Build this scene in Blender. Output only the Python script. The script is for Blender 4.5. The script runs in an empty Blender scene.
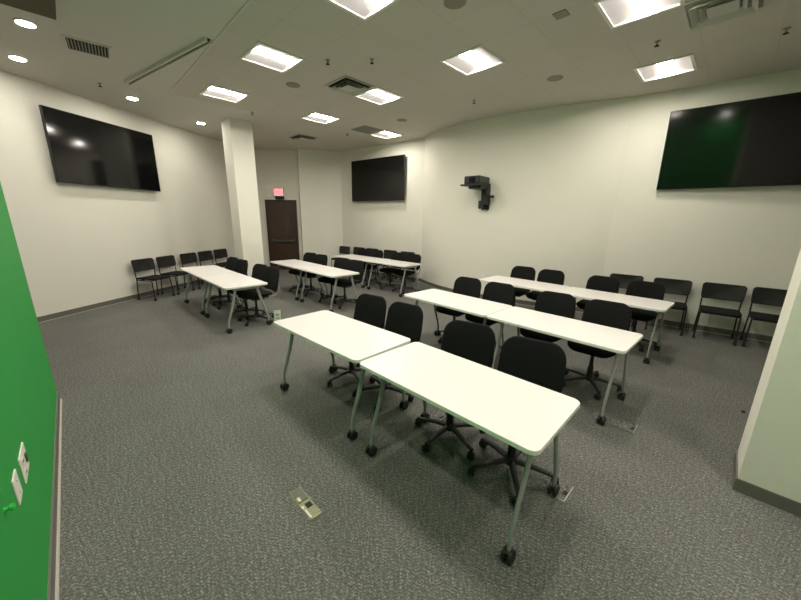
import bpy, bmesh, math, random
from mathutils import Vector, Matrix
random.seed(7)
PI = math.pi
C = bpy.context.scene.collection
sc = bpy.context.scene

# ------------------------------------------------------------ camera
F, TH, RO, CH = 326.44, 0.24588, 0.015058, 1.911
cam = bpy.data.cameras.new('camera')
cam.sensor_fit = 'HORIZONTAL'; cam.sensor_width = 36; cam.lens = F * 36 / 801; cam.clip_start = .02
co = bpy.data.objects.new('camera', cam); C.objects.link(co)
f = Vector((0, math.cos(TH), -math.sin(TH))); u0 = Vector((0, math.sin(TH), math.cos(TH))); x0 = Vector((1, 0, 0))
X = math.cos(RO) * x0 + math.sin(RO) * u0; U = -math.sin(RO) * x0 + math.cos(RO) * u0
M = Matrix((X, U, -f)).transposed().to_4x4(); M.translation = (0, 0, CH)
co.matrix_world = M
sc.camera = co
# ------------------------------------------------------------ world, exposure
w = bpy.data.worlds.new('world'); sc.world = w; w.use_nodes = True
w.node_tree.nodes['Background'].inputs[0].default_value = (.8, .85, .7, 1)
w.node_tree.nodes['Background'].inputs[1].default_value = 0.02
sc.view_settings.view_transform = 'Standard'; sc.view_settings.look = 'None'
sc.view_settings.gamma = 1; sc.view_settings.use_curve_mapping = False
sc.view_settings.exposure = 1.38
STRIP = 44.0      # troffer diffuser emission
DOWN = 110.0       # downlight emission
ZC = 4.10

# ------------------------------------------------------------ materials
def new_mat(name):
    m = bpy.data.materials.new(name); m.use_nodes = True
    return m, m.node_tree.nodes, m.node_tree.links
def mat(name, col, rough=.5, metal=0, noise=0, nscale=20, bump=0, bscale=200, spec=None, coat=0):
    m, n, l = new_mat(name); b = n['Principled BSDF']
    b.inputs['Roughness'].default_value = rough; b.inputs['Metallic'].default_value = metal
    if spec is not None: b.inputs['Specular IOR Level'].default_value = spec
    if coat: b.inputs['Coat Weight'].default_value = coat
    tc = n.new('ShaderNodeTexCoord')
    nz = n.new('ShaderNodeTexNoise'); nz.inputs['Scale'].default_value = nscale; nz.inputs['Detail'].default_value = 4
    l.new(tc.outputs['Object'], nz.inputs['Vector'])
    r = n.new('ShaderNodeValToRGB')
    r.color_ramp.elements[0].color = tuple(c * (1 - noise) for c in col) + (1,)
    r.color_ramp.elements[1].color = tuple(min(1, c * (1 + noise)) for c in col) + (1,)
    l.new(nz.outputs['Fac'], r.inputs[0]); l.new(r.outputs[0], b.inputs['Base Color'])
    if bump:
        n2 = n.new('ShaderNodeTexNoise'); n2.inputs['Scale'].default_value = bscale
        l.new(tc.outputs['Object'], n2.inputs['Vector'])
        bp = n.new('ShaderNodeBump'); bp.inputs['Strength'].default_value = bump; bp.inputs['Distance'].default_value = .002
        l.new(n2.outputs['Fac'], bp.inputs['Height']); l.new(bp.outputs[0], b.inputs['Normal'])
    return m
def emit(name, col, s):
    m, n, l = new_mat(name); b = n['Principled BSDF']
    b.inputs['Base Color'].default_value = (*col, 1)
    b.inputs['Emission Color'].default_value = (*col, 1); b.inputs['Emission Strength'].default_value = s
    return m
def carpet():
    m, n, l = new_mat('carpet'); b = n['Principled BSDF']; b.inputs['Roughness'].default_value = .95
    b.inputs['Specular IOR Level'].default_value = .1
    tc = n.new('ShaderNodeTexCoord'); mp = n.new('ShaderNodeMapping')
    mp.inputs['Rotation'].default_value = (0, 0, PI / 4); mp.inputs['Scale'].default_value = (1, 1.7, 1)
    l.new(tc.outputs['Object'], mp.inputs['Vector'])
    a = n.new('ShaderNodeTexNoise'); a.inputs['Scale'].default_value = 38; a.inputs['Detail'].default_value = 8; a.inputs['Roughness'].default_value = .85
    l.new(mp.outputs[0], a.inputs['Vector'])
    r = n.new('ShaderNodeValToRGB'); e = r.color_ramp.elements
    e[0].position = .40; e[0].color = (.085, .086, .076, 1); e[1].position = .64; e[1].color = (.44, .435, .39, 1)
    x = e.new(.51); x.color = (.150, .150, .134, 1)
    a2 = n.new('ShaderNodeTexNoise'); a2.inputs['Scale'].default_value = 75; a2.inputs['Detail'].default_value = 3
    l.new(mp.outputs[0], a2.inputs['Vector']); am = n.new('ShaderNodeMix'); am.inputs[0].default_value = .4
    l.new(a.outputs['Fac'], am.inputs[2]); l.new(a2.outputs['Fac'], am.inputs[3]); l.new(am.outputs[0], r.inputs[0])
    big = n.new('ShaderNodeTexNoise'); big.inputs['Scale'].default_value = 1.2; big.inputs['Detail'].default_value = 3
    l.new(tc.outputs['Object'], big.inputs['Vector'])
    mx = n.new('ShaderNodeMix'); mx.data_type = 'RGBA'; mx.blend_type = 'MULTIPLY'; mx.inputs[0].default_value = .35
    l.new(r.outputs[0], mx.inputs[6]); l.new(big.outputs['Fac'], mx.inputs[7]); l.new(mx.outputs[2], b.inputs['Base Color'])
    bp = n.new('ShaderNodeBump'); bp.inputs['Strength'].default_value = .5; bp.inputs['Distance'].default_value = .004
    f2 = n.new('ShaderNodeTexNoise'); f2.inputs['Scale'].default_value = 220; l.new(tc.outputs['Object'], f2.inputs['Vector'])
    l.new(f2.outputs['Fac'], bp.inputs['Height']); l.new(bp.outputs[0], b.inputs['Normal'])
    return m
G = .6767; U0, V0 = 2.46, 1.07
def tiles():
    m, n, l = new_mat('ceiling_tile'); b = n['Principled BSDF']; b.inputs['Roughness'].default_value = .9
    tc = n.new('ShaderNodeTexCoord'); mp = n.new('ShaderNodeMapping')
    mp.inputs['Location'].default_value = (-(U0 - G / 2) + 50 * G, -(V0 - G / 2) + 50 * G, 0)
    l.new(tc.outputs['Object'], mp.inputs['Vector'])
    br = n.new('ShaderNodeTexBrick'); br.offset = 0; br.squash = 1
    for k, v in (('Scale', 1), ('Mortar Size', .009), ('Mortar Smooth', .3), ('Brick Width', G), ('Row Height', G)): br.inputs[k].default_value = v
    br.inputs['Color1'].default_value = (.62, .595, .51, 1); br.inputs['Color2'].default_value = (.605, .58, .495, 1)
    br.inputs['Mortar'].default_value = (.56, .54, .455, 1)
    l.new(mp.outputs[0], br.inputs['Vector'])
    nz = n.new('ShaderNodeTexNoise'); nz.inputs['Scale'].default_value = 120; l.new(tc.outputs['Object'], nz.inputs['Vector'])
    mx = n.new('ShaderNodeMix'); mx.data_type = 'RGBA'; mx.blend_type = 'MULTIPLY'; mx.inputs[0].default_value = .12
    l.new(br.outputs[0], mx.inputs[6]); l.new(nz.outputs['Fac'], mx.inputs[7]); l.new(mx.outputs[2], b.inputs['Base Color'])
    return m
def wood():
    m, n, l = new_mat('dark_wood'); b = n['Principled BSDF']; b.inputs['Roughness'].default_value = .45
    tc = n.new('ShaderNodeTexCoord'); mp = n.new('ShaderNodeMapping'); mp.inputs['Scale'].default_value = (14, 14, .8)
    l.new(tc.outputs['Object'], mp.inputs['Vector'])
    nz = n.new('ShaderNodeTexNoise'); nz.inputs['Scale'].default_value = 2; nz.inputs['Detail'].default_value = 6
    l.new(mp.outputs[0], nz.inputs['Vector'])
    r = n.new('ShaderNodeValToRGB'); r.color_ramp.elements[0].color = (.022, .011, .006, 1); r.color_ramp.elements[1].color = (.065, .032, .016, 1)
    l.new(nz.outputs['Fac'], r.inputs[0]); l.new(r.outputs[0], b.inputs['Base Color'])
    return m
m_wall = mat('wall_paint', (.72, .70, .61), .75, noise=.02, nscale=3, bump=.1)
m_green = mat('green_screen_paint', (.012, .31, .045), .6, noise=.03, nscale=3)
m_gyp = mat('painted_ceiling', (.62, .61, .53), .85, noise=.02, nscale=2)
m_tile = tiles(); m_carpet = carpet()
m_toe_highlight = mat('cove_base_toe_highlight', (.42, .40, .34), .5)  # lighter tone paints the highlight along the toe of the cove base
m_base = mat('rubber_cove_base', (.13, .125, .105), .5, noise=.08)
m_white_top = mat('white_laminate', (.70, .675, .64), .32, noise=.01)
m_edge = mat('table_edge_band', (.78, .80, .72), .45, noise=.02)
m_silver = mat('silver_painted_steel', (.33, .35, .32), .4, .25, noise=.05)
m_rail = mat('dark_steel', (.06, .065, .06), .45, .3, noise=.05)
m_blackpl = mat('black_plastic', (.008, .0085, .008), .5, noise=.1)
m_backpl = mat('black_moulded_plastic', (.007, .007, .0065), .42, noise=.1)
m_fabric = mat('black_upholstery', (.0055, .0062, .0055), .95, noise=.2, nscale=300, bump=.3, bscale=900, spec=.25)
m_arm = mat('grey_plastic_bracket', (.16, .17, .16), .4, noise=.05)
m_screen = mat('glossy_screen', (.004, .004, .004), .09, spec=.45)
m_bezel = mat('screen_bezel', (.008, .008, .008), .3)
m_wood = wood()
m_white = mat('white_enamel', (.75, .74, .66), .45)
m_whitepl = mat('white_plastic', (.78, .74, .66), .4)
m_vent = mat('vent_louvre', (.55, .55, .48), .6)
m_greyv = mat('grey_vent', (.30, .30, .25), .6)
m_dark = mat('dark_cavity', (.02, .02, .016), .9)
m_olive = mat('olive_hatch_shade', (.10, .095, .05), .8)
m_spk = mat('speaker_grille', (.26, .25, .19), .7)
m_brass = mat('floor_box_metal', (.17, .18, .10), .4, .6, noise=.3, nscale=60)
m_alu = mat('aluminium_edge', (.40, .38, .32), .4, .7)
m_strip = emit('lamp_diffuser', (1, .935, .84), STRIP)
m_down = emit('downlight_lens', (1, .94, .85), DOWN)
m_exit = emit('exit_red', (1, .05, .07), 2.2)
m_exitface = emit('exit_face', (.9, .35, .33), .35)
m_side_glow = emit('lamp_side_panel_glow', (.30, .275, .26), .5)  # weak emission imitates strip light falling on the side reflectors
m_card = mat('white_card', (.7, .75, .62), .7)
m_ink = mat('dark_ink', (.05, .06, .05), .6)
m_knob = mat('green_plastic', (.02, .45, .06), .35)

# ------------------------------------------------------------ helpers
def obj(name, bm, m, parent=None, smooth=False, loc=None, rotz=None):
    bmesh.ops.recalc_face_normals(bm, faces=bm.faces[:])
    me = bpy.data.meshes.new(name); bm.to_mesh(me); bm.free()
    ms = m if isinstance(m, (list, tuple)) else [m]
    for k in ms: me.materials.append(k)
    o = bpy.data.objects.new(name, me); C.objects.link(o)
    if smooth:
        for p in me.polygons: p.use_smooth = True
        me.set_sharp_from_angle(angle=math.radians(40))
    if parent: o.parent = parent
    if loc: o.location = loc
    if rotz is not None: o.rotation_euler = (0, 0, rotz)
    return o
def tag(o, label, cat, group=None):
    o['label'] = label; o['category'] = cat
    if group: o['group'] = group
    return o
def thing(name, label, cat, loc=(0, 0, 0), rotz=0, group=None):
    o = bpy.data.objects.new(name, None); C.objects.link(o); o.empty_display_size = .1
    o.location = loc; o.rotation_euler = (0, 0, rotz)
    return tag(o, label, cat, group)
def struct(name, bm, m, **k):
    o = obj(name, bm, m, **k); o['kind'] = 'structure'; return o
def box(bm, x0, x1, y0, y1, z0, z1, mi=0, bev=0, mtx=None):
    vs = [bm.verts.new((x, y, z)) for z in (z0, z1) for y in (y0, y1) for x in (x0, x1)]
    if mtx: 
        for v in vs: v.co = mtx @ v.co
    fs = []
    for q in ((0, 2, 3, 1), (4, 5, 7, 6), (0, 1, 5, 4), (2, 6, 7, 3), (0, 4, 6, 2), (1, 3, 7, 5)):
        fc = bm.faces.new([vs[i] for i in q]); fc.material_index = mi; fs.append(fc)
    if bev:
        es = list({e for fc in fs for e in fc.edges})
        bmesh.ops.bevel(bm, geom=es, offset=bev, segments=2, affect='EDGES', profile=.5)
    return fs
def tube(bm, pts, r, seg=8, ry=None, mi=0):
    """swept tube with an elliptic section; r and ry may be lists"""
    pts = [Vector(p) for p in pts]; n = len(pts); rings = []
    for i, p in enumerate(pts):
        t = (pts[min(i + 1, n - 1)] - pts[max(i - 1, 0)]).normalized()
        ref = Vector((0, 0, 1)) if abs(t.z) < .9 else Vector((1, 0, 0))
        a = t.cross(ref).normalized(); b = t.cross(a).normalized()
        ra = r[i] if isinstance(r, (list, tuple)) else r
        rb = ra if ry is None else (ry[i] if isinstance(ry, (list, tuple)) else ry)
        rings.append([bm.verts.new(p + a * ra * math.cos(2 * PI * k / seg) + b * rb * math.sin(2 * PI * k / seg)) for k in range(seg)])
    for i in range(n - 1):
        for k in range(seg):
            bm.faces.new((rings[i][k], rings[i][(k + 1) % seg], rings[i + 1][(k + 1) % seg], rings[i + 1][k])).material_index = mi
    bm.faces.new(rings[0]).material_index = mi; bm.faces.new(rings[-1][::-1]).material_index = mi
def lathe(bm, prof, seg=16, c=(0, 0, 0), axis='z', mi=0):
    rings = []
    for r, z in prof:
        ring = []
        for k in range(seg):
            a = 2 * PI * k / seg; x, y = r * math.cos(a), r * math.sin(a)
            p = (x, y, z) if axis == 'z' else ((z, x, y) if axis == 'x' else (x, z, y))
            ring.append(bm.verts.new((p[0] + c[0], p[1] + c[1], p[2] + c[2])))
        rings.append(ring)
    for i in range(len(rings) - 1):
        for k in range(seg):
            bm.faces.new((rings[i][k], rings[i][(k + 1) % seg], rings[i + 1][(k + 1) % seg], rings[i + 1][k])).material_index = mi
    bm.faces.new(rings[0]).material_index = mi; bm.faces.new(rings[-1][::-1]).material_index = mi
def rrect(w, h, r, n=6, taper=0):
    out = []
    for cx, cy, a0 in ((1, 1, 0), (-1, 1, 90), (-1, -1, 180), (1, -1, 270)):
        for k in range(n + 1):
            a = math.radians(a0 + 90 * k / n)
            x = cx * (w / 2 - r) + r * math.cos(a); y = cy * (h / 2 - r) + r * math.sin(a)
            x *= 1 - taper * (y / h + .5)
            out.append((x, y))
    return out
def pad(bm, out, T, deform=None, crown=.35, rings=(.25, .5, .75, .9, .97, 1), mi=0, edge_mi=None):
    """cushion: outline in xy, thickness T around z=0; crown = how much it thins towards the rim"""
    deform = deform or (lambda x, y, z: (x, y, z))
    def prof(r): return T / 2 * (1 - crown * r ** 4) if r < .999 else T / 2 * (1 - crown) * .6
    sides = []
    for s in (1, -1):
        c = bm.verts.new(deform(0, 0, s * T / 2)); rr = []
        for r in rings: rr.append([bm.verts.new(deform(x * r, y * r, s * prof(r))) for x, y in out])
        n = len(out)
        for k in range(n):
            bm.faces.new((c, rr[0][k], rr[0][(k + 1) % n])).material_index = mi
            for i in range(len(rr) - 1):
                fc = bm.faces.new((rr[i][k], rr[i + 1][k], rr[i + 1][(k + 1) % n], rr[i][(k + 1) % n]))
                fc.material_index = edge_mi if (edge_mi is not None and i == len(rr) - 2) else mi
        sides.append(rr[-1])
    n = len(out)
    for k in range(n):
        fc = bm.faces.new((sides[0][k], sides[1][k], sides[1][(k + 1) % n], sides[0][(k + 1) % n]))
        fc.material_index = mi if edge_mi is None else edge_mi
def children(o): return [c for c in o.children]
def copy_tree(o, parent=None):
    c = o.copy(); C.objects.link(c)
    if parent: c.parent = parent
    for ch in children(o): copy_tree(ch, c)
    return c

# ------------------------------------------------------------ shell
bm = bmesh.new(); box(bm, -8.5, 9.5, -5, 14, -.1, 0); struct('floor', bm, m_carpet)
def wall(name, pts, m=m_wall, z0=0, z1=ZC, thick=.15, base=True, bname=None):
    """inner face runs through pts; thickness goes to the left-hand side of the run"""
    P = [Vector((a, b)) for a, b in pts]; n = len(P); N = []
    for i in range(n):
        d = (P[min(i + 1, n - 1)] - P[max(i - 1, 0)]).normalized(); N.append(Vector((-d.y, d.x)))
    def run(t0, t1, za, zb, mm, nm, toe=0):
        b = bmesh.new(); rows = []
        for p, q in zip(P, N):
            a, c = p + q * t0, p + q * t1
            rows.append([b.verts.new((a.x, a.y, za)), b.verts.new((a.x, a.y, zb)), b.verts.new((c.x, c.y, zb)), b.verts.new((c.x, c.y, za))])
        for i in range(n - 1):
            for k in range(4): b.faces.new((rows[i][k], rows[i][(k + 1) % 4], rows[i + 1][(k + 1) % 4], rows[i + 1][k]))
        b.faces.new(rows[0]); b.faces.new(rows[-1][::-1])
        return struct(nm, b, mm, smooth=n > 3)
    run(0, thick, z0, z1, m, name)
    if base:
        run(-.011, 0, 0, .105, m_base, bname or name.replace('wall', 'baseboard'))
        run(-.022, -.011, 0, .01, m_toe_highlight, 'trim_%d' % random.randint(2, 99))
L0, L1 = Vector((-6.45, 5.6)), Vector((-5.65, 10.3)); LD = (L1 - L0).normalized()
pA = L0 - LD * 3.5; pB = L0 + LD * 6.3
wall('wall_left', [pA, pB])
wall('wall_far_left', [(pB.x, 12.0), (-3.62, 12.0), (-3.5, 11.72)], bname='baseboard_far_left')
wall('wall_far', [(-3.5, 11.72), (-2.15, 12.15)])
wall('wall_back', [(-2.15, 12.15), (.62, 9.95)])
cp = [(.62, 9.95), (.82, 9.42), (1.08, 8.93), (1.42, 8.46), (1.85, 8.05), (2.35, 7.68), (2.95, 7.28), (3.52, 6.96), (4.15, 6.66)]
wall('wall_curved', cp)
wall('wall_right', [(4.15, 6.66), (6.4, 4.92), (7.7, 3.4)])
wall('wall_rear_right', [(7.7, 3.4), (7.7, 1.0), (2.6, -3.6)])
wall('wall_rear', [(2.6, -3.6), (-4.2, -2.2), (pA.x, pA.y)])
# green partition wall: visible face along x+y=-.5
gd = Vector((1, -1)).normalized(); g0 = Vector((-3.575, 3.06)); g1 = g0 + gd * 7.5
wall('wall_green', [(g1.x, g1.y), (g0.x, g0.y)], m=m_green) if False else None
def slab(name, a, b, thick, m, z1=ZC, kind=True):
    """a->b is the visible face; thickness to the right-hand side"""
    d = (b - a).normalized(); nn = Vector((d.y, -d.x)) * thick
    B = bmesh.new(); q = [a, b, b + nn, a + nn]
    lo = [B.verts.new((p.x, p.y, 0)) for p in q]; hi = [B.verts.new((p.x, p.y, z1)) for p in q]
    B.faces.new(lo); B.faces.new(hi)
    for k in range(4): B.faces.new((lo[k], lo[(k + 1) % 4], hi[(k + 1) % 4], hi[k]))
    return struct(name, B, m)
slab('wall_green', g0, g1, .13, m_green)
gn = Vector((1, 1)).normalized()
slab('baseboard_green', g0 + gn * .011, g1 + gn * .011, .011, m_base, .1)
ge = g0 - gn * .13
slab('trim_100', g0 + gn * .024, g1 + gn * .024, .013, m_toe_highlight, .012)
slab('baseboard_green_end', ge - gd * .011, g0 + gn * .011 - gd * .011, .011, m_base, .1)
# square column and the pillar on the right
def pier(name, p, w1, w2, label):
    """p = corner nearest the camera, w1 towards (-1,1), w2 towards (1,1) or (1,-1)"""
    B = bmesh.new(); q = [p, p + w1, p + w1 + w2, p + w2]
    lo = [B.verts.new((a.x, a.y, 0)) for a in q]; hi = [B.verts.new((a.x, a.y, ZC)) for a in q]
    B.faces.new(lo); B.faces.new(hi)
    for k in range(4): B.faces.new((lo[k], lo[(k + 1) % 4], hi[(k + 1) % 4], hi[k]))
    struct('wall_' + name, B, m_wall)
    e1, e2 = w1.normalized() * .011, w2.normalized() * .011
    q = [p - e1 - e2, p + w1 + e1 - e2, p + w1 + w2 + e1 + e2, p + w2 - e1 + e2]
    B = bmesh.new(); lo = [B.verts.new((a.x, a.y, 0)) for a in q]; hi = [B.verts.new((a.x, a.y, .1)) for a in q]
    B.faces.new(lo); B.faces.new(hi)
    for k in range(4): B.faces.new((lo[k], lo[(k + 1) % 4], hi[(k + 1) % 4], hi[k]))
    struct('baseboard_' + name, B, m_base)
pier('column', Vector((-4.0, 8.28)), Vector((-1, 1)) * .40, Vector((1, 1)) * .36, '')
pier('pillar', Vector((2.49, 2.01)), Vector((1, 1)) * .30, Vector((1, -1)) * .75, '')

# ceiling, laid out on the 45 degree grid with holes for the recessed lights
i2 = math.sqrt(.5)
def uv(x, y): return (x + y) * i2, (y - x) * i2
def xy(u, v): return (u - v) * i2, (u + v) * i2
lights = [(U0 + 3 * G * i, V0 + 3 * G * j) for i, j in ((0, 2), (0, 3), (1, 3), (1, 2), (2, 3), (1, 1), (0, 1), (1, 0), (2, 0), (0, 0), (0, -1))]  # last one is unseen, added to light the right pillar
lights[7] = (lights[7][0] + .06, lights[7][1] + .06); lights[8] = (lights[8][0] + .10, lights[8][1] + .10)
H = .30
def ceil_cells(u0, u1, v0, v1, bm, holes=True):
    us, vs = {u0, u1}, {v0, v1}
    if holes:
        for a, b in lights:
            us |= {a - H, a + H}; vs |= {b - H, b + H}
    us = sorted(x for x in us if u0 <= x <= u1); vs = sorted(x for x in vs if v0 <= x <= v1)
    for a, b in zip(us, us[1:]):
        for c, d in zip(vs, vs[1:]):
            mu, mv = (a + b) / 2, (c + d) / 2
            if holes and any(abs(mu - p) < H and abs(mv - q) < H for p, q in lights): continue
            bm.faces.new([bm.verts.new(p) for p in ((a, c, 0), (b, c, 0), (b, d, 0), (a, d, 0))])
    bmesh.ops.remove_doubles(bm, verts=bm.verts[:], dist=1e-5)
UB, VB = 1.732, 7.86
bm = bmesh.new(); ceil_cells(UB, 11, -4, VB, bm); ceil_cells(3.2, 11, VB, 13.5, bm, False)
struct('ceiling', bm, m_tile, loc=(0, 0, ZC), rotz=PI / 4)
bm = bmesh.new(); ceil_cells(-6, UB, -8, 13.5, bm, False); ceil_cells(UB, 3.2, VB, 13.5, bm, False)
struct('ceiling', bm, m_gyp, loc=(0, 0, ZC), rotz=PI / 4)
bm = bmesh.new(); box(bm, UB - .012, UB + .012, -4, VB, -.008, 0); box(bm, UB, 3.03, VB - .012, VB + .012, -.008, 0)
struct('trim_1', bm, m_gyp, loc=(0, 0, ZC), rotz=PI / 4)
bm = bmesh.new(); box(bm, -8, 12, -9, 15, .25, .3); struct('ceiling', bm, m_gyp, loc=(0, 0, ZC), rotz=PI / 4)

# ------------------------------------------------------------ door
bm = bmesh.new(); DX0, DX1, DY, DZ = -4.76, -3.78, 12.0, 2.42
box(bm, DX0, DX1, DY - .05, DY + .02, .01, DZ)
door = struct('door_1', bm, m_wood)
bm = bmesh.new()
for a in ((DX0 - .05, DX0), (DX1, DX1 + .05)): box(bm, a[0], a[1], DY - .075, DY, 0, DZ + .05)
box(bm, DX0, DX1, DY - .075, DY, DZ, DZ + .05); obj('door_frame', bm, mat('dark_door_frame', (.03, .018, .012), .5), door)
bm = bmesh.new(); box(bm, DX0 + .08, DX1 - .05, DY - .13, DY - .095, 1.02, 1.10, bev=.008); box(bm, DX0 + .1, DX0 + .16, DY - .1, DY - .05, 1.01, 1.11); box(bm, DX1 - .14, DX1 - .06, DY - .1, DY - .05, 1.0, 1.12)
obj('push_bar', bm, m_rail, door)
bm = bmesh.new(); box(bm, DX1 - .36, DX1 - .24, DY - .056, DY - .049, 1.35, 2.05); obj('door_window', bm, mat('door_glass', (.05, .04, .03), .1), door)

# exit sign
t = thing('exit_sign', 'red lit EXIT sign above the dark wooden door', 'exit sign', (-4.31, 11.93, 2.59))
bm = bmesh.new(); box(bm, -.18, .18, 0, .06, 0, .27, bev=.008); obj('sign_housing', bm, m_white, t)
bm = bmesh.new(); box(bm, -.155, .155, -.006, .001, .02, .25); obj('sign_face', bm, m_exitface, t)
bm = bmesh.new(); yy = (-.014, -.005)
def seg_(x0, x1, z0, z1): box(bm, x0, x1, *yy, z0, z1)
def diag(xa, za, xb, zb, w=.012):
    d = Vector((xb - xa, 0, zb - za)).normalized(); p = Vector((-d.z, 0, d.x)) * w
    vs = [Vector((xa, 0, za)) + p, Vector((xb, 0, zb)) + p, Vector((xb, 0, zb)) - p, Vector((xa, 0, za)) - p]
    lo = [bm.verts.new((v.x, yy[0], v.z)) for v in vs]; hi = [bm.verts.new((v.x, yy[1], v.z)) for v in vs]
    bm.faces.new(lo); bm.faces.new(hi)
    for k in range(4): bm.faces.new((lo[k], lo[(k + 1) % 4], hi[(k + 1) % 4], hi[k]))
seg_(-.14, -.117, .05, .22)
for z in (.05, .123, .197): seg_(-.117, -.08, z, z + .023)
diag(-.06, .052, -.005, .218); diag(-.06, .218, -.005, .052)
seg_(.02, .044, .05, .22)
seg_(.062, .14, .197, .22); seg_(.09, .113, .05, .197)
obj('sign_letters', bm, m_exit, t)
bm = bmesh.new(); box(bm, -.13, .17, .0, .05, -.1, -.005); obj('sign_mount', bm, m_dark, t)  # plain dark mount block below the sign

# ------------------------------------------------------------ recessed lights
t0 = thing('ceiling_light', '', 'ceiling light', group='square recessed ceiling lights')
bm = bmesh.new()
for a in ((-.335, -.298, -.335, .335), (.298, .335, -.335, .335), (-.298, .298, -.335, -.298), (-.298, .298, .298, .335)): box(bm, *a, -.012, .0)
for s in (-1, 1):
    box(bm, s * .299 - .002, s * .299 + .002, -.3, .3, 0, .09)
obj('frame', bm, m_white, t0)
bm = bmesh.new()
for s in (-1, 1):
    prof = [(.3, .0), (.25, .006), (.19, .016), (.10, .034), (.09, .047)]
    for (a, za), (b, zb) in zip(prof, prof[1:]):
        vs = [bm.verts.new(p) for p in ((-.3, s * a, za), (.3, s * a, za), (.3, s * b, zb), (-.3, s * b, zb))]; bm.faces.new(vs)
bmesh.ops.remove_doubles(bm, verts=bm.verts[:], dist=1e-5)
obj('glowing_side_panel', bm, m_side_glow, t0, smooth=True)
bm = bmesh.new(); rows = []
for k in range(9):
    a = PI * k / 8; y, z = .089 * math.cos(a), .046 - .02 * math.sin(a)
    rows.append([bm.verts.new((-.298, y, z)), bm.verts.new((.298, y, z))])
for i in range(8): bm.faces.new((rows[i][0], rows[i][1], rows[i + 1][1], rows[i + 1][0]))
bm.faces.new([r[0] for r in rows]); bm.faces.new([r[1] for r in rows][::-1])
obj('centre_diffuser', bm, m_strip, t0, smooth=True)
LL = ['square ceiling light at upper left, above the white column side of room', 'leftmost square ceiling light, just in front of the white column',
      'square ceiling light behind the large vent, nearest the exit door side', 'square ceiling light touching the chevron-shaped air vent',
      'farthest square ceiling light, in front of the small wall screen', 'square ceiling light alone in the upper middle of the photo',
      'square ceiling light cut by the top edge, left of centre', 'square ceiling light cut by the top edge, right of centre',
      'rightmost square ceiling light, above the left end of the big right screen', 'square ceiling light overhead, out of view above the front table', 'added square ceiling light overhead, out of view beside the right pillar']
for i, (a, b) in enumerate(lights):
    o = t0 if i == 0 else copy_tree(t0)
    o.location = (*xy(a, b), ZC); o.rotation_euler = (0, 0, PI / 4); o['label'] = LL[i]
# downlights
t0 = thing('downlight', '', 'downlight', group='round recessed downlights')
bm = bmesh.new(); lathe(bm, [(.105, -.0), (.105, -.008), (.083, -.012), (.081, -.002)], 24); obj('trim_ring', bm, m_white, t0, smooth=True)
bm = bmesh.new(); lathe(bm, [(.081, -.009), (.079, -.013)], 24); obj('lens', bm, m_down, t0)
DL = [(-4.52, 4.56, 'round downlight nearest the top left corner, under the olive ceiling hatch'), (-5.65, 5.47, 'round downlight at the left edge above the left screen'),
      (-5.28, 7.1, 'round downlight above the right end of the left screen'), (-4.96, 8.8, 'farthest round downlight, beside the white column top'),  # the ones that follow are unseen, added to brighten the near end
      (-2.6, 2.75, 'added round downlight overhead out of view above the green wall'), (-1.2, 1.35, 'added round downlight overhead out of view near the camera'),
      (.2, -.05, 'added round downlight overhead out of view behind the camera'), (1.6, -1.4, 'added round downlight overhead out of view, last along the green wall'),
      (2.2, -.6, 'added round downlight overhead out of view, far right behind camera')]
for i, (a, b, lb) in enumerate(DL):
    o = t0 if i == 0 else copy_tree(t0); o.location = (a, b, ZC); o['label'] = lb

# ------------------------------------------------------------ air vents
def ring_vent(u, v, s, label, face_mat, louvre_mat, plain=False):
    t = thing('ceiling_vent', label, 'air vent', (*xy(u, v), ZC), PI / 4, 'square ceiling air vents')
    bm = bmesh.new(); box(bm, -s, s, -s, s, -.006, 0); obj('backing', bm, m_greyv if plain or 'top right' in label else m_dark, t)
    bm = bmesh.new()
    if plain:
        for k in range(-7, 8): box(bm, -s + .03, s - .03, k * s / 8 - .01, k * s / 8 + .01, -.012, -.006)
        obj('grille', bm, louvre_mat, t)
    else:
        for r in range(4):
            R = Matrix.Rotation(r * PI / 2, 4, 'Z')
            bm.faces.new([bm.verts.new(R @ Vector(p)) for p in ((-s, -s, -.008), (s, -s, -.008), (s * .9, -s * .9, -.012), (-s * .9, -s * .9, -.012))])
            for k, (qa, qb) in enumerate(((.80, .64), (.56, .44))):
                a, b = s * qa, s * qb; za, zb = -.055 + .004 * k, -.012
                bm.faces.new([bm.verts.new(R @ Vector(p)) for p in ((-a, -a, za), (a, -a, za), (b, -b, zb), (-b, -b, zb))])
        box(bm, -s * .38, s * .38, -s * .38, s * .38, -.045, -.04)
        obj('louvre', bm, louvre_mat, t)
    return t
cl = lambda i, j: (U0 + G * i, V0 + G * j)
ring_vent(*cl(2, 6), .30, 'square stepped air vent between two ceiling lights, chevron shaped from here', m_white, m_vent)
ring_vent(*cl(4, 12), .30, 'small distant air vent above the exit door area', m_white, m_vent)
ring_vent(*cl(5, 9), .30, 'flat grey return grille left of the farthest ceiling light', m_greyv, m_greyv, True)
ring_vent(*uv(3.30, 4.03), .32, 'air vent at the top right corner of the photo', m_white, m_vent)
t = thing('ceiling_grille', 'rectangular slatted grille in the green-tinted ceiling at upper left', 'air vent', (-4.29, 5.12, ZC), math.radians(40))
bm = bmesh.new(); box(bm, -.25, .25, -.23, .23, -.012, 0); obj('frame', bm, m_gyp, t)
bm = bmesh.new(); box(bm, -.21, .21, -.19, .19, -.014, -.011); obj('backing', bm, m_dark, t)
bm = bmesh.new()
for k in range(13): 
    x = -.20 + k * .033; box(bm, x, x + .012, -.19, .19, -.024, -.014)
box(bm, .0, .012, -.19, .19, -.026, -.014)
obj('slats', bm, m_greyv, t)
a, b = Vector((-4.73, 6.31)), Vector((-2.5, 4.85)); d = b - a
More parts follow.
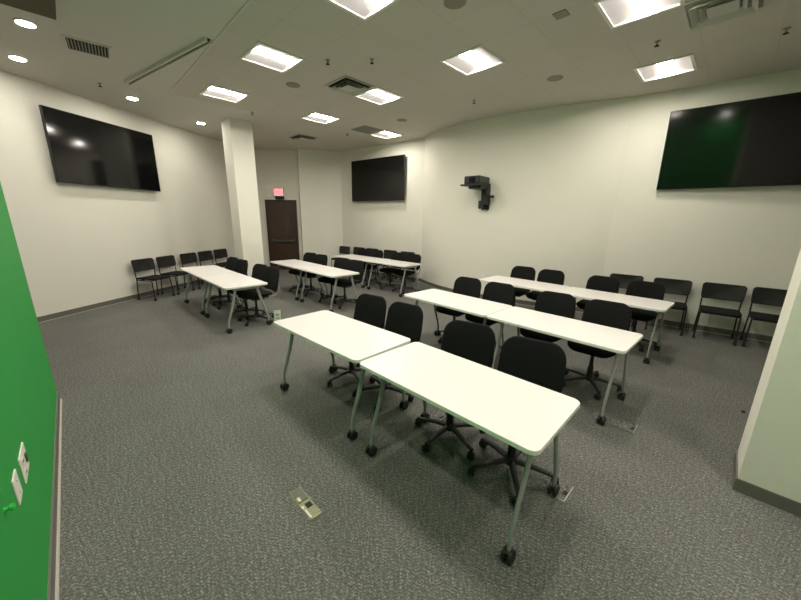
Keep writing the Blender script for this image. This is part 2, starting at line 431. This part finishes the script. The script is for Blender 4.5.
t = thing('ceiling_track', 'long thin slot track crossing the plain ceiling above the left screen', 'ceiling track', ((a.x + b.x) / 2, (a.y + b.y) / 2, ZC), math.atan2(d.y, d.x))
L = d.length / 2; bm = bmesh.new(); box(bm, -L, L, -.05, -.02, -.04, 0); box(bm, -L, L, .02, .05, -.04, 0); obj('rail', bm, m_gyp, t)
bm = bmesh.new(); box(bm, -L, L, -.02, .02, -.012, 0); obj('slot', bm, m_dark, t)
# hatch opening at the top-left corner; dark flat pieces paint its shaded inside
hc = Vector((-4.06, 4.47)); t = thing('ceiling_hatch', 'dark hatch opening painted as an olive panel in the top left corner of the ceiling', 'hatch', (hc.x, hc.y, ZC), PI / 4)
bm = bmesh.new(); box(bm, -.55, 0, -.9, 0, -.01, 0); obj('panel', bm, m_olive, t)
bm = bmesh.new(); box(bm, -.6, -.45, -.3, -.1, -.03, -.01); obj('dark_hatch_end', bm, m_dark, t)
# speakers
for x, y, r, lb in ((-1.9, 6.33, .12, 'round ceiling speaker between the two upper left square lights'), (-.03, 8.3, .12, 'round ceiling speaker right of the vent, in front of the far wall'),
                 (2.4, 5.89, .12, 'round ceiling speaker over the curved wall'), (.52, 4.05, .12, 'round ceiling speaker at the top edge of the photo')):
    t = thing('ceiling_speaker', lb, 'speaker', (x, y, ZC), 0, 'round ceiling speakers')
    bm = bmesh.new(); lathe(bm, [(r, 0), (r, -.006), (r - .012, -.009)], 24); obj('rim', bm, m_greyv, t)
    bm = bmesh.new(); lathe(bm, [(r - .014, -.0095), (.01, -.012)], 24); obj('speaker_grille', bm, m_spk, t)
bm = bmesh.new(); box(bm, -.07, .07, -.07, .07, -.01, 0, bev=.003)
tag(obj('ceiling_sensor', bm, m_spk, loc=(1.71, 4.23, ZC), rotz=PI / 4), 'small square sensor plate on the ceiling near the top edge', 'sensor')
# sprinklers
t0 = thing('sprinkler', '', 'sprinkler', group='ceiling sprinkler heads')
bm = bmesh.new(); lathe(bm, [(.035, 0), (.035, -.006), (.012, -.01), (.01, -.05)], 12); obj('escutcheon', bm, m_greyv, t0)
bm = bmesh.new(); lathe(bm, [(.01, -.05), (.028, -.052), (.028, -.056), (.005, -.058)], 12); obj('deflector', bm, m_dark, t0)
for i, (x, y, lb) in enumerate(((-1.1, 5.39, 'dark sprinkler head above the chevron-shaped vent'), (-.46, 5.34, 'sprinkler head in the middle, left of the lone upper light'),
        (1.34, 6.93, 'sprinkler head below the lone upper middle light'), (4.41, 4.43, 'dark sprinkler head at the far right of the ceiling'),
        (-5.26, 6.37, 'small dark sprinkler head above the left screen'), (-3.29, 7.87, 'sprinkler head right of the column top'), (3.16, 4.75, 'sprinkler head above the rightmost square light'),
        (-1.5, 9.6, 'farthest sprinkler head near the far vent'))):
    o = t0 if i == 0 else copy_tree(t0); o.location = (x, y, ZC); o['label'] = lb

# ------------------------------------------------------------ screens
def screen(name, p0, dirv, width, z0, z1, gap, label):
    """p0 = left end on the wall line, dirv = wall direction seen left to right"""
    d = Vector(dirv).normalized(); n = Vector((d.y, -d.x)); c = Vector(p0) + d * width / 2
    t = thing('wall_screen', label, 'television', (c.x, c.y, z0), math.atan2(d.y, d.x), 'large black wall screens')
    h = z1 - z0; W = width / 2; g = gap
    bm = bmesh.new(); box(bm, -W, W, -g - .05, -g, 0, h, bev=.006); obj('screen_casing', bm, m_bezel, t)
    bm = bmesh.new(); box(bm, -W + .012, W - .012, -g - .053, -g - .05, .02, h - .012); obj('screen_glass', bm, m_screen, t)
    bm = bmesh.new(); box(bm, -W * .4, W * .4, -g + .001, -.001, h * .25, h * .7); obj('wall_bracket', bm, m_rail, t)
    return t
def on(A, B, s): d = (B - A).normalized(); return A + d * s
screen('left', on(L0, L1, .65), (L1 - L0), 2.13, 2.45, 3.71, .07, 'black wall screen on the left wall near the green wall')
A, B = Vector((-2.15, 12.15)), Vector((.62, 9.95)); screen('back', on(A, B, .68), B - A, 2.24, 2.43, 3.71, .09, 'smallest-looking black screen, on the far wall right of the door')
A, B = Vector((4.15, 6.66)), Vector((6.4, 4.92)); screen('right', on(A, B, .62), B - A, 2.16, 2.48, 3.74, .09, 'black wall screen on the right wall, cut by the photo edge').rotation_euler = (math.radians(4.2), 0, math.atan2(-1.74, 2.25) - math.radians(3.2))

# ------------------------------------------------------------ projector on arm
A, B = Vector((1.42, 8.46)), Vector((2.35, 7.68)); d = (B - A).normalized(); c = Vector((1.42, 8.46)) + d * .62
c = Vector((2.0, 7.94))
t = thing('wall_projector', 'black short-throw projector on a bracket, mounted on the curved wall', 'projector', (c.x, c.y, 2.13), math.atan2(d.y, d.x))
bm = bmesh.new(); box(bm, -.13, .05, -.04, .0, 0, .5, bev=.005); box(bm, -.16, -.03, -.16, -.03, .02, .2, bev=.01); obj('mounting_plate', bm, m_blackpl, t)
bm = bmesh.new(); box(bm, -.10, .07, -.17, -.04, .1, .34, bev=.02); box(bm, -.08, .06, -.2, -.04, .30, .56, bev=.01)
lathe(bm, [(.03, -.02), (.03, .14)], 12, (0.05, -.12, .28), 'x'); obj('bracket_arm', bm, m_blackpl, t)
bm = bmesh.new(); box(bm, -.40, .08, -.62, -.12, .50, .53, bev=.004); box(bm, -.25, .05, -.5, -.08, .44, .5); obj('tray', bm, m_blackpl, t)
bm = bmesh.new(); box(bm, -.32, .06, -.60, -.1, .535, .70, bev=.02); obj('projector_body', bm, m_bezel, t)
bm = bmesh.new(); box(bm, -.2, -.05, -.604, -.598, .56, .67, bev=.003); lathe(bm, [(.04, -.612), (.04, -.60)], 16, (-.12, 0, .615), 'y'); obj('projector_lens', bm, m_screen, t)
bm = bmesh.new(); tube(bm, [(.06, -.05, .25), (.09, -.05, .15), (.05, -.03, .02), (-.02, -.02, -.06)], .005, 6); obj('cable', bm, m_blackpl, t)

# ------------------------------------------------------------ green wall plates
def gpt(s): p = g0 + gd * s + gn * 0; return p
GZ = math.atan2(-1, 1)
p = gpt(2.31); t = thing('wall_outlet', 'larger white wall plate with socket and switch on the green wall', 'outlet', (p.x, p.y, .655), GZ)
# local x runs along the wall, local +y points away from its visible face... visible face is +y here
bm = bmesh.new(); box(bm, -.095, .095, 0, .007, -.07, .07, bev=.003); obj('plate', bm, m_whitepl, t)
bm = bmesh.new()
for z in (-.034, .03): box(bm, .02, .062, .007, .010, z - .018, z + .018, bev=.002)
obj('socket', bm, m_white, t)
bm = bmesh.new()
for z in (-.034, .03):
    for x in (.032, .047): box(bm, x - .0025, x + .0025, .0095, .011, z - .007, z + .009)
box(bm, -.055, -.03, .007, .014, -.02, .025); obj('socket_slots', bm, m_ink, t)
p = gpt(2.575); t = thing('blank_wall_plate', 'smaller blank white wall plate on the green wall, nearer the camera', 'wall plate', (p.x, p.y, .685), GZ)
bm = bmesh.new(); box(bm, -.055, .055, 0, .007, -.065, .065, bev=.003); obj('plate', bm, m_whitepl, t)
bm = bmesh.new(); lathe(bm, [(.004, .0069), (.004, .0085)], 8, (0, 0, .03), 'y'); lathe(bm, [(.004, .0069), (.004, .0085)], 8, (0, 0, -.03), 'y'); obj('screw', bm, m_greyv, t)
p = gpt(2.84); t = thing('wall_hook', 'small green knob sticking out of the green wall below the plates', 'knob', (p.x, p.y, .76), GZ)
bm = bmesh.new(); lathe(bm, [(.012, 0), (.008, .004), (.008, .012), (.014, .016), (.014, .026), (.005, .03)], 12, (0, 0, 0), 'y'); obj('knob', bm, m_knob, t)
p = Vector((1.9, 8.005)); d = Vector((.77, -.64)); 
t = thing('wall_socket', 'tiny beige outlet low on the curved wall behind the third row', 'outlet', (2.02, 7.925, .55), math.atan2(-.37, .5))
bm = bmesh.new(); box(bm, -.035, .035, -.006, .0, -.057, .057, bev=.002); obj('plate', bm, m_whitepl, t)

# ------------------------------------------------------------ tables
TL, TW, TZ = 1.46, .705, .78
def make_table():
    t = thing('training_table', '', 'table', group='white rolling training tables')
    bm = bmesh.new(); out = [(x + TL / 2, y + TW / 2) for x, y in rrect(TL - .006, TW, .055, 6)]
    # flat top with a slim edge band
    n = len(out); rings = []
    cx, cy = TL / 2, TW / 2
    for s, z in ((.985, -.030), (1, -.026), (1, -.004), (.995, 0)):
        rings.append([bm.verts.new((cx + (x - cx) * (1 - (1 - s) * .5), cy + (y - cy) * s, z)) for x, y in out])
    for i in range(3):
        for k in range(n):
            fc = bm.faces.new((rings[i][k], rings[i][(k + 1) % n], rings[i + 1][(k + 1) % n], rings[i + 1][k])); fc.material_index = 1 if i < 2 else 0
    bm.faces.new(rings[0]).material_index = 1; bm.faces.new(rings[-1][::-1])
    o = obj('tabletop', bm, [m_white_top, m_edge], t); o.location = (0, 0, TZ)
    bm = bmesh.new()
    for y in (.27, .43): box(bm, .14, TL - .14, y, y + .035, .71, .75)
    obj('support_rail', bm, m_rail, t)
    for s in (0, 1):
        x = .155 if s == 0 else TL - .09
        bm = bmesh.new(); box(bm, x - .035, x + .035, .14, TW - .14, .705, .75, bev=.008); obj('leg_bracket', bm, m_silver, t)
        for q in (0, 1):
            Y = lambda y: y if q == 0 else TW - y
            bm = bmesh.new()
            pts = [(x, Y(.18), .735), (x, Y(.165), .68), (x, Y(.11), .46), (x, Y(.045), .27), (x, Y(.022), .19), (x, Y(.015), .085)]
            tube(bm, pts, [.024, .024, .022, .020, .018, .016], 10, [.014, .014, .013, .013, .012, .012])
            lg = obj('leg', bm, m_silver, t, smooth=True)
            bm = bmesh.new()
            for e in (-1, 1): lathe(bm, [(.012, e * .009), (.039, e * .009), (.043, e * .013), (.043, e * .026), (.036, e * .031), (.010, e * .029)], 18, (x, Y(.015), .043), 'x')
            lathe(bm, [(.014, -.012), (.014, .012)], 10, (x, Y(.015), .043), 'x')
            lathe(bm, [(.012, .05), (.013, .09)], 10, (x, Y(.015), 0), 'z')
            box(bm, x - .012, x + .012, Y(.015) - .03, Y(.015) + .03, .068, .084, bev=.004)
            obj('caster', bm, m_blackpl, lg, smooth=True)
    return t
rows = {'A': (-1.421, 3.437, -42.98, ['white table at the left end of the nearest row']),
        'B': (-.343, 2.418, -44.79, ['white table nearest the camera, right half of the nearest row']),
        'R2': (.029, 4.858, -47.22, ['left table of the second row on the right side', 'right table of the second row on the right side']),
        'R3': (1.504, 6.28, -47.31, ['left table of the third row, before the curved wall', 'right table of the third row, before the stacking chairs along right wall']),
        'L1': (-4.880, 7.122, -44.42, ['left table of the row nearest the left wall chairs', 'right table of the leftmost row, front of the column']),
        'L2': (-3.399, 8.398, -45.58, ['left table of the row in front of the exit door', 'right table of the row before the door, middle of photo']),
        'L3': (-2.055, 9.855, -43.65, ['left table of the farthest row under the small screen', 'right table of the farthest row under the small screen'])}
proto = make_table(); used = False
for k, (x, y, a, labels) in rows.items():
    ar = math.radians(a)
    for i, lb in enumerate(labels):
        o = proto if not used else copy_tree(proto); used = True
        o.location = (x + TL * i * math.cos(ar), y + TL * i * math.sin(ar), 0); o.rotation_euler = (0, 0, ar); o['label'] = lb

# ------------------------------------------------------------ task chairs (front of the chair = -y)
def make_task():
    t = thing('task_chair', '', 'chair', group='black rolling chairs at the tables')
    bm = bmesh.new()
    def ds(x, y, z): return (x, y + .0, .515 + z - .35 * max(0, -y - .12) ** 2 * 6 + .25 * x * x - (.02 if z < 0 else 0) * 0)
    pad(bm, rrect(.50, .50, .12, 6), .06, ds, .45); obj('seat', bm, m_fabric, t, smooth=True)
    bm = bmesh.new()
    def db(x, y, z):   # y is height; concave towards the sitter, leaning back
        return (x, .325 + .22 * (y + .2) + z - .55 * x * x, .76 + y)
    pad(bm, rrect(.52, .42, .12, 7, .06), .05, db, .45); obj('backrest', bm, m_fabric, t, smooth=True)
    bm = bmesh.new()
    for s in (-1, 1):
        tube(bm, [(s * .17, .02, .46), (s * .225, .14, .455), (s * .25, .29, .49), (s * .245, .345, .57), (s * .20, .358, .68)], [.012, .014, .016, .014, .01], 8)
    tube(bm, [(-.20, .356, .67), (0, .381, .665), (.20, .356, .67)], .012, 8)
    obj('back_frame', bm, m_arm, t, smooth=True)
    bm = bmesh.new(); box(bm, -.14, .14, -.12, .14, .425, .47, bev=.012); box(bm, -.19, .19, -.17, .18, .465, .49, bev=.01); obj('tilt_mechanism', bm, m_blackpl, t)
    bm = bmesh.new(); lathe(bm, [(.032, .10), (.030, .25), (.022, .252), (.020, .43)], 14); obj('pedestal', bm, m_blackpl, t, smooth=True)
    bm = bmesh.new(); lathe(bm, [(.045, .075), (.048, .11), (.035, .14)], 16)
    for k in range(5):
        a = 2 * PI * k / 5 + PI / 5; c, s = math.cos(a), math.sin(a)
        tube(bm, [(.02 * c, .02 * s, .105), (.15 * c, .15 * s, .100), (.32 * c, .32 * s, .078)], [.028, .024, .018], 8, [.022, .017, .013])
    obj('base', bm, m_blackpl, t, smooth=True)
    for k in range(5):
        a = 2 * PI * k / 5 + PI / 5; c, s = math.cos(a) * .32, math.sin(a) * .32
        bm = bmesh.new()
        for e in (-1, 1): lathe(bm, [(.01, e * .006), (.030, e * .006), (.032, e * .010), (.032, e * .022), (.026, e * .026)], 14, (0, .012, .032), 'x')
        lathe(bm, [(.009, .03), (.011, .07)], 8); box(bm, -.010, .010, -.018, .03, .045, .062, bev=.004)
        o = obj('caster', bm, m_blackpl, t, smooth=True); o.location = (c, s, 0); o.rotation_euler = (0, 0, a + .9 * k)
    return t
P = {'A': (0.42, [(0.42, 'left chair behind the left end table of the nearest row', 6),
          (1.0, 'second chair from the left in the nearest row', 4),
          ]),
     'B': (0.36, [(0.36, 'third chair from the left in the nearest row, behind front table', 14),
          (0.97, 'largest chair, rightmost behind the table nearest the camera', 11),
          ]),
     'R2': (0.44, [(0.39, 'leftmost chair of the second right-hand row, its seat showing past the table leg', 6),
          (0.98, 'second chair from the left in the second right-hand row', 4),
          (1.83, 'third chair from the left in the second right-hand row', 6),
          (2.45, 'rightmost chair of the second right-hand row', 3),
          ]),
     'R3': (0.42, [(0.36, 'leftmost chair of the third right-hand row, against the curved wall', 8),
          (0.94, 'second chair from the left in the third right-hand row', 4),
          (1.85, 'third chair from the left in the third right-hand row', 4),
          (2.47, 'rightmost chair of the third right-hand row, near the stacking chairs', 3),
          ]),
     'L1': (0.32, [(0.36, 'leftmost rolling chair at the table row beside the left wall', 9),
          (0.92, 'second rolling chair from the left at the row beside the left wall', 8),
          (1.89, 'third rolling chair at the row beside the left wall', 9),
          (2.43, 'rolling chair with a white card, rightmost at the row beside the left wall', 5),
          ]),
     'L2': (0.30, [(0.35, 'left chair of the pair in front of the exit door', 14),
          (0.90, 'right chair of the pair in front of the exit door', 10),
          (1.85, 'third chair from the left in the middle left-hand row', 10),
          (2.40, 'rightmost chair of the middle left-hand row', 8),
          ]),
     'L3': (0.25, [(0.36, 'leftmost rolling chair behind the farthest table row', 6),
          (0.94, 'second rolling chair behind the farthest table row', 8),
          (1.86, 'third rolling chair behind the farthest table row', 5),
          (2.42, 'rightmost rolling chair behind the farthest table row', 6),
          ]),
     }
proto = make_task(); used = False
proto_loc = {ch.name.split('.')[0] + str(round(ch.rotation_euler[2], 3)): ch.location.copy() for ch in proto.children if ch.name.startswith(('base', 'caster'))}
for k, (off, lst) in P.items():
    x, y, a, _ = rows[k]; ar = math.radians(a); du = Vector((math.cos(ar), math.sin(ar))); dw = Vector((-math.sin(ar), math.cos(ar)))
    for s, lb, tw in lst:
        o = copy_tree(proto)
        rz = ar + math.radians(tw)
        back = Vector((x, y)) + du * s + dw * (TW + off)
        q = back - Vector((-math.sin(rz), math.cos(rz))) * .395
        o.location = (q.x, q.y, 0); o.rotation_euler = (0, 0, rz); o['label'] = lb
        ph = (.3 if (s < 0.7 or 1.5 < s < 2.1) else -.3) - math.radians(tw)
        for ch in o.children:
            if ch.name.startswith(('base', 'caster')):
                ch.location = Matrix.Rotation(ph, 4, 'Z') @ (proto_loc[ch.name.split('.')[0] + str(round(ch.rotation_euler[2], 3))]); ch.rotation_euler[2] += ph

for ch in list(proto.children): bpy.data.objects.remove(ch)
bpy.data.objects.remove(proto)

# ------------------------------------------------------------ stacking chairs along the walls
def make_stack():
    t = thing('stacking_chair', '', 'chair', group='black stacking chairs along the walls')
    bm = bmesh.new()
    def ds(x, y, z): return (x, y, .48 + z + .18 * x * x - 1.2 * max(0, -y - .15) ** 2)
    pad(bm, rrect(.50, .48, .07, 5), .05, ds, .4); obj('seat', bm, m_fabric, t, smooth=True)
    bm = bmesh.new()
    def db(x, y, z): return (x, .235 + .15 * (y + .1) + z - .55 * x * x, .775 + y)
    pad(bm, rrect(.53, .27, .05, 5, -.04), .022, db, .3); obj('backrest', bm, m_backpl, t, smooth=True)
    bm = bmesh.new()
    for s in (-1, 1):
        tube(bm, [(s * .24, .20, .46), (s * .243, .205, .55), (s * .245, .215, .68), (s * .243, .225, .77)], .012, 8)
        tube(bm, [(s * .24, .20, .45), (s * .24, -.18, .455)], .012, 8)
    tube(bm, [(-.235, .15, .445), (.235, .15, .445)], .010, 8); tube(bm, [(-.235, -.14, .445), (.235, -.14, .445)], .010, 8)
    obj('chair_frame', bm, m_blackpl, t, smooth=True)
    for s in (-1, 1):
        for top, bot in (((s * .24, -.19, .46), (s * .25, -.215, .06)), ((s * .24, .20, .46), (s * .25, .225, .06))):
            bm = bmesh.new(); tube(bm, [top, tuple((p + q) / 2 for p, q in zip(top, bot)), bot], .0115, 8); lg = obj('leg', bm, m_blackpl, t, smooth=True)
            bm = bmesh.new()
            for e in (-1, 1): lathe(bm, [(.01, e * .005), (.027, e * .005), (.028, e * .016), (.02, e * .019)], 12, (bot[0], bot[1], .028), 'x')
            lathe(bm, [(.009, .028), (.012, .066)], 8, (bot[0], bot[1], 0)); obj('caster', bm, m_blackpl, lg, smooth=True)
    return t
proto = make_stack(); used = False
LA, LB = L0, L1; BA, BB = Vector((-2.15, 12.15)), Vector((.62, 9.95)); RA, RB = Vector((4.15, 6.66)), Vector((6.4, 4.92))
WC = [(LA, LB, 1.96, 'stacking chair nearest the camera along the left wall', 0), (LA, LB, 2.58, 'second stacking chair from the near end of the left wall', 2), (LA, LB, 3.28, 'middle stacking chair of the five on the left wall', 0),
      (LA, LB, 3.90, 'fourth stacking chair along the left wall, behind the white table', 1), (LA, LB, 4.51, 'farthest stacking chair along the left wall, by the column', -2),
      (BA, BB, .36, 'leftmost stacking chair under the small far screen', 0), (BA, BB, 1.0, 'second stacking chair from the left under the far screen', 0), (BA, BB, 1.62, 'middle stacking chair under the far screen', 0),
      (BA, BB, 2.42, 'fourth stacking chair from the left on the far wall', 0), (BA, BB, 3.12, 'rightmost stacking chair on the far wall, by the curved wall', 0),
      (RA, RB, .42, 'leftmost stacking chair on the right wall, mostly hidden by a rolling chair', 0), (RA, RB, 1.12, 'second stacking chair from the left on the right wall', 0),
      (RA, RB, 1.79, 'fully visible stacking chair alone under the right screen', -3), (RA, RB, 2.40, 'stacking chair half hidden by the white pillar', -4)]
for A, B, s, lb, tw in WC:
    o = proto if not used else copy_tree(proto); used = True
    d = (B - A).normalized(); n = Vector((d.y, -d.x)); q = A + d * s + n * .38
    if A is BA and s < .5: q = q + d * .02 + n * .1
    o.location = (q.x, q.y, 0); o.rotation_euler = (0, 0, math.atan2(d.y, d.x) + math.radians(tw)); o['label'] = lb

# ------------------------------------------------------------ small things on the floor
c = Vector((-.635, 1.835)); t = thing('floor_box', 'narrow brassy floor outlet box open in the carpet, front centre', 'floor box', (c.x, c.y, 0), math.radians(-46), 'floor outlet boxes')
bm = bmesh.new(); box(bm, -.150, .150, -.045, .045, 0, .006, bev=.002); obj('cover_plate', bm, m_brass, t)
bm = bmesh.new(); box(bm, -.14, -.02, -.034, .034, .006, .011, bev=.002); obj('lid', bm, mat('floor_box_lid', (.12, .13, .09), .5, .3), t)
bm = bmesh.new(); box(bm, .01, .055, -.01, .03, .0055, .008); obj('socket_opening', bm, m_dark, t)
bm = bmesh.new(); box(bm, -.06, -.02, -.036, -.012, .011, .016, bev=.002); box(bm, .06, .14, -.036, -.022, .006, .012); box(bm, .02, .05, -.04, -.026, .006, .012); obj('metal_tab', bm, m_alu, t)
def lid_box(x, y, rz, L_, W_, label):
    t = thing('floor_box', label, 'floor box', (x, y, 0), rz, 'floor outlet boxes')
    bm = bmesh.new(); w_ = .003
    box(bm, -L_ * .3, L_, -W_, -W_ + w_ * 2, 0, .01); box(bm, L_ - w_ * 2, L_, -W_ + w_ * 2, W_, 0, .01)
    obj('metal_rim', bm, m_alu, t)
    bm = bmesh.new(); box(bm, -L_, L_ - w_ * 2, -W_ + w_ * 2, W_, 0, .004); obj('carpet_lid', bm, m_carpet, t)
    bm = bmesh.new(); box(bm, L_ - .035, L_ - .012, -.02, .02, .004, .009); obj('cable_notch', bm, m_dark, t)
lid_box(1.16, 2.0, math.radians(-46), .095, .095, 'square carpet-lidded floor box beside the front table right leg')
lid_box(.38, 2.90, math.radians(-46), .09, .09, 'square carpet-lidded floor box under the front table')
lid_box(2.18, 2.77, math.radians(-46), .09, .09, 'square carpet-lidded floor box by the second row right end leg')
t = thing('paper_card', 'small white card standing by the rightmost rolling chair of leftmost row', 'card', (-2.29, 5.82, 0), math.radians(10))
bm = bmesh.new(); box(bm, -.06, .06, -.004, .004, 0.0, .22); obj('card', bm, m_card, t)
bm = bmesh.new(); box(bm, -.03, .03, -.006, -.0035, .12, .15); box(bm, -.02, .03, -.006, -.0035, .06, .08); obj('print', bm, m_greyv, t)
t = thing('paper_card', 'small white card on the floor behind the third row right table', 'card', (4.13, 5.02, 0), math.radians(-30))
bm = bmesh.new(); box(bm, -.05, .05, -.004, .004, 0.0, .17); obj('card', bm, m_card, t)
bm = bmesh.new(); lathe(bm, [(.012, 0), (.02, .006), (.01, .016)], 7); tag(obj('debris', bm, m_dark, loc=(3.59, 3.03, 0)), 'small black scrap lying on carpet left of the pillar', 'debris')
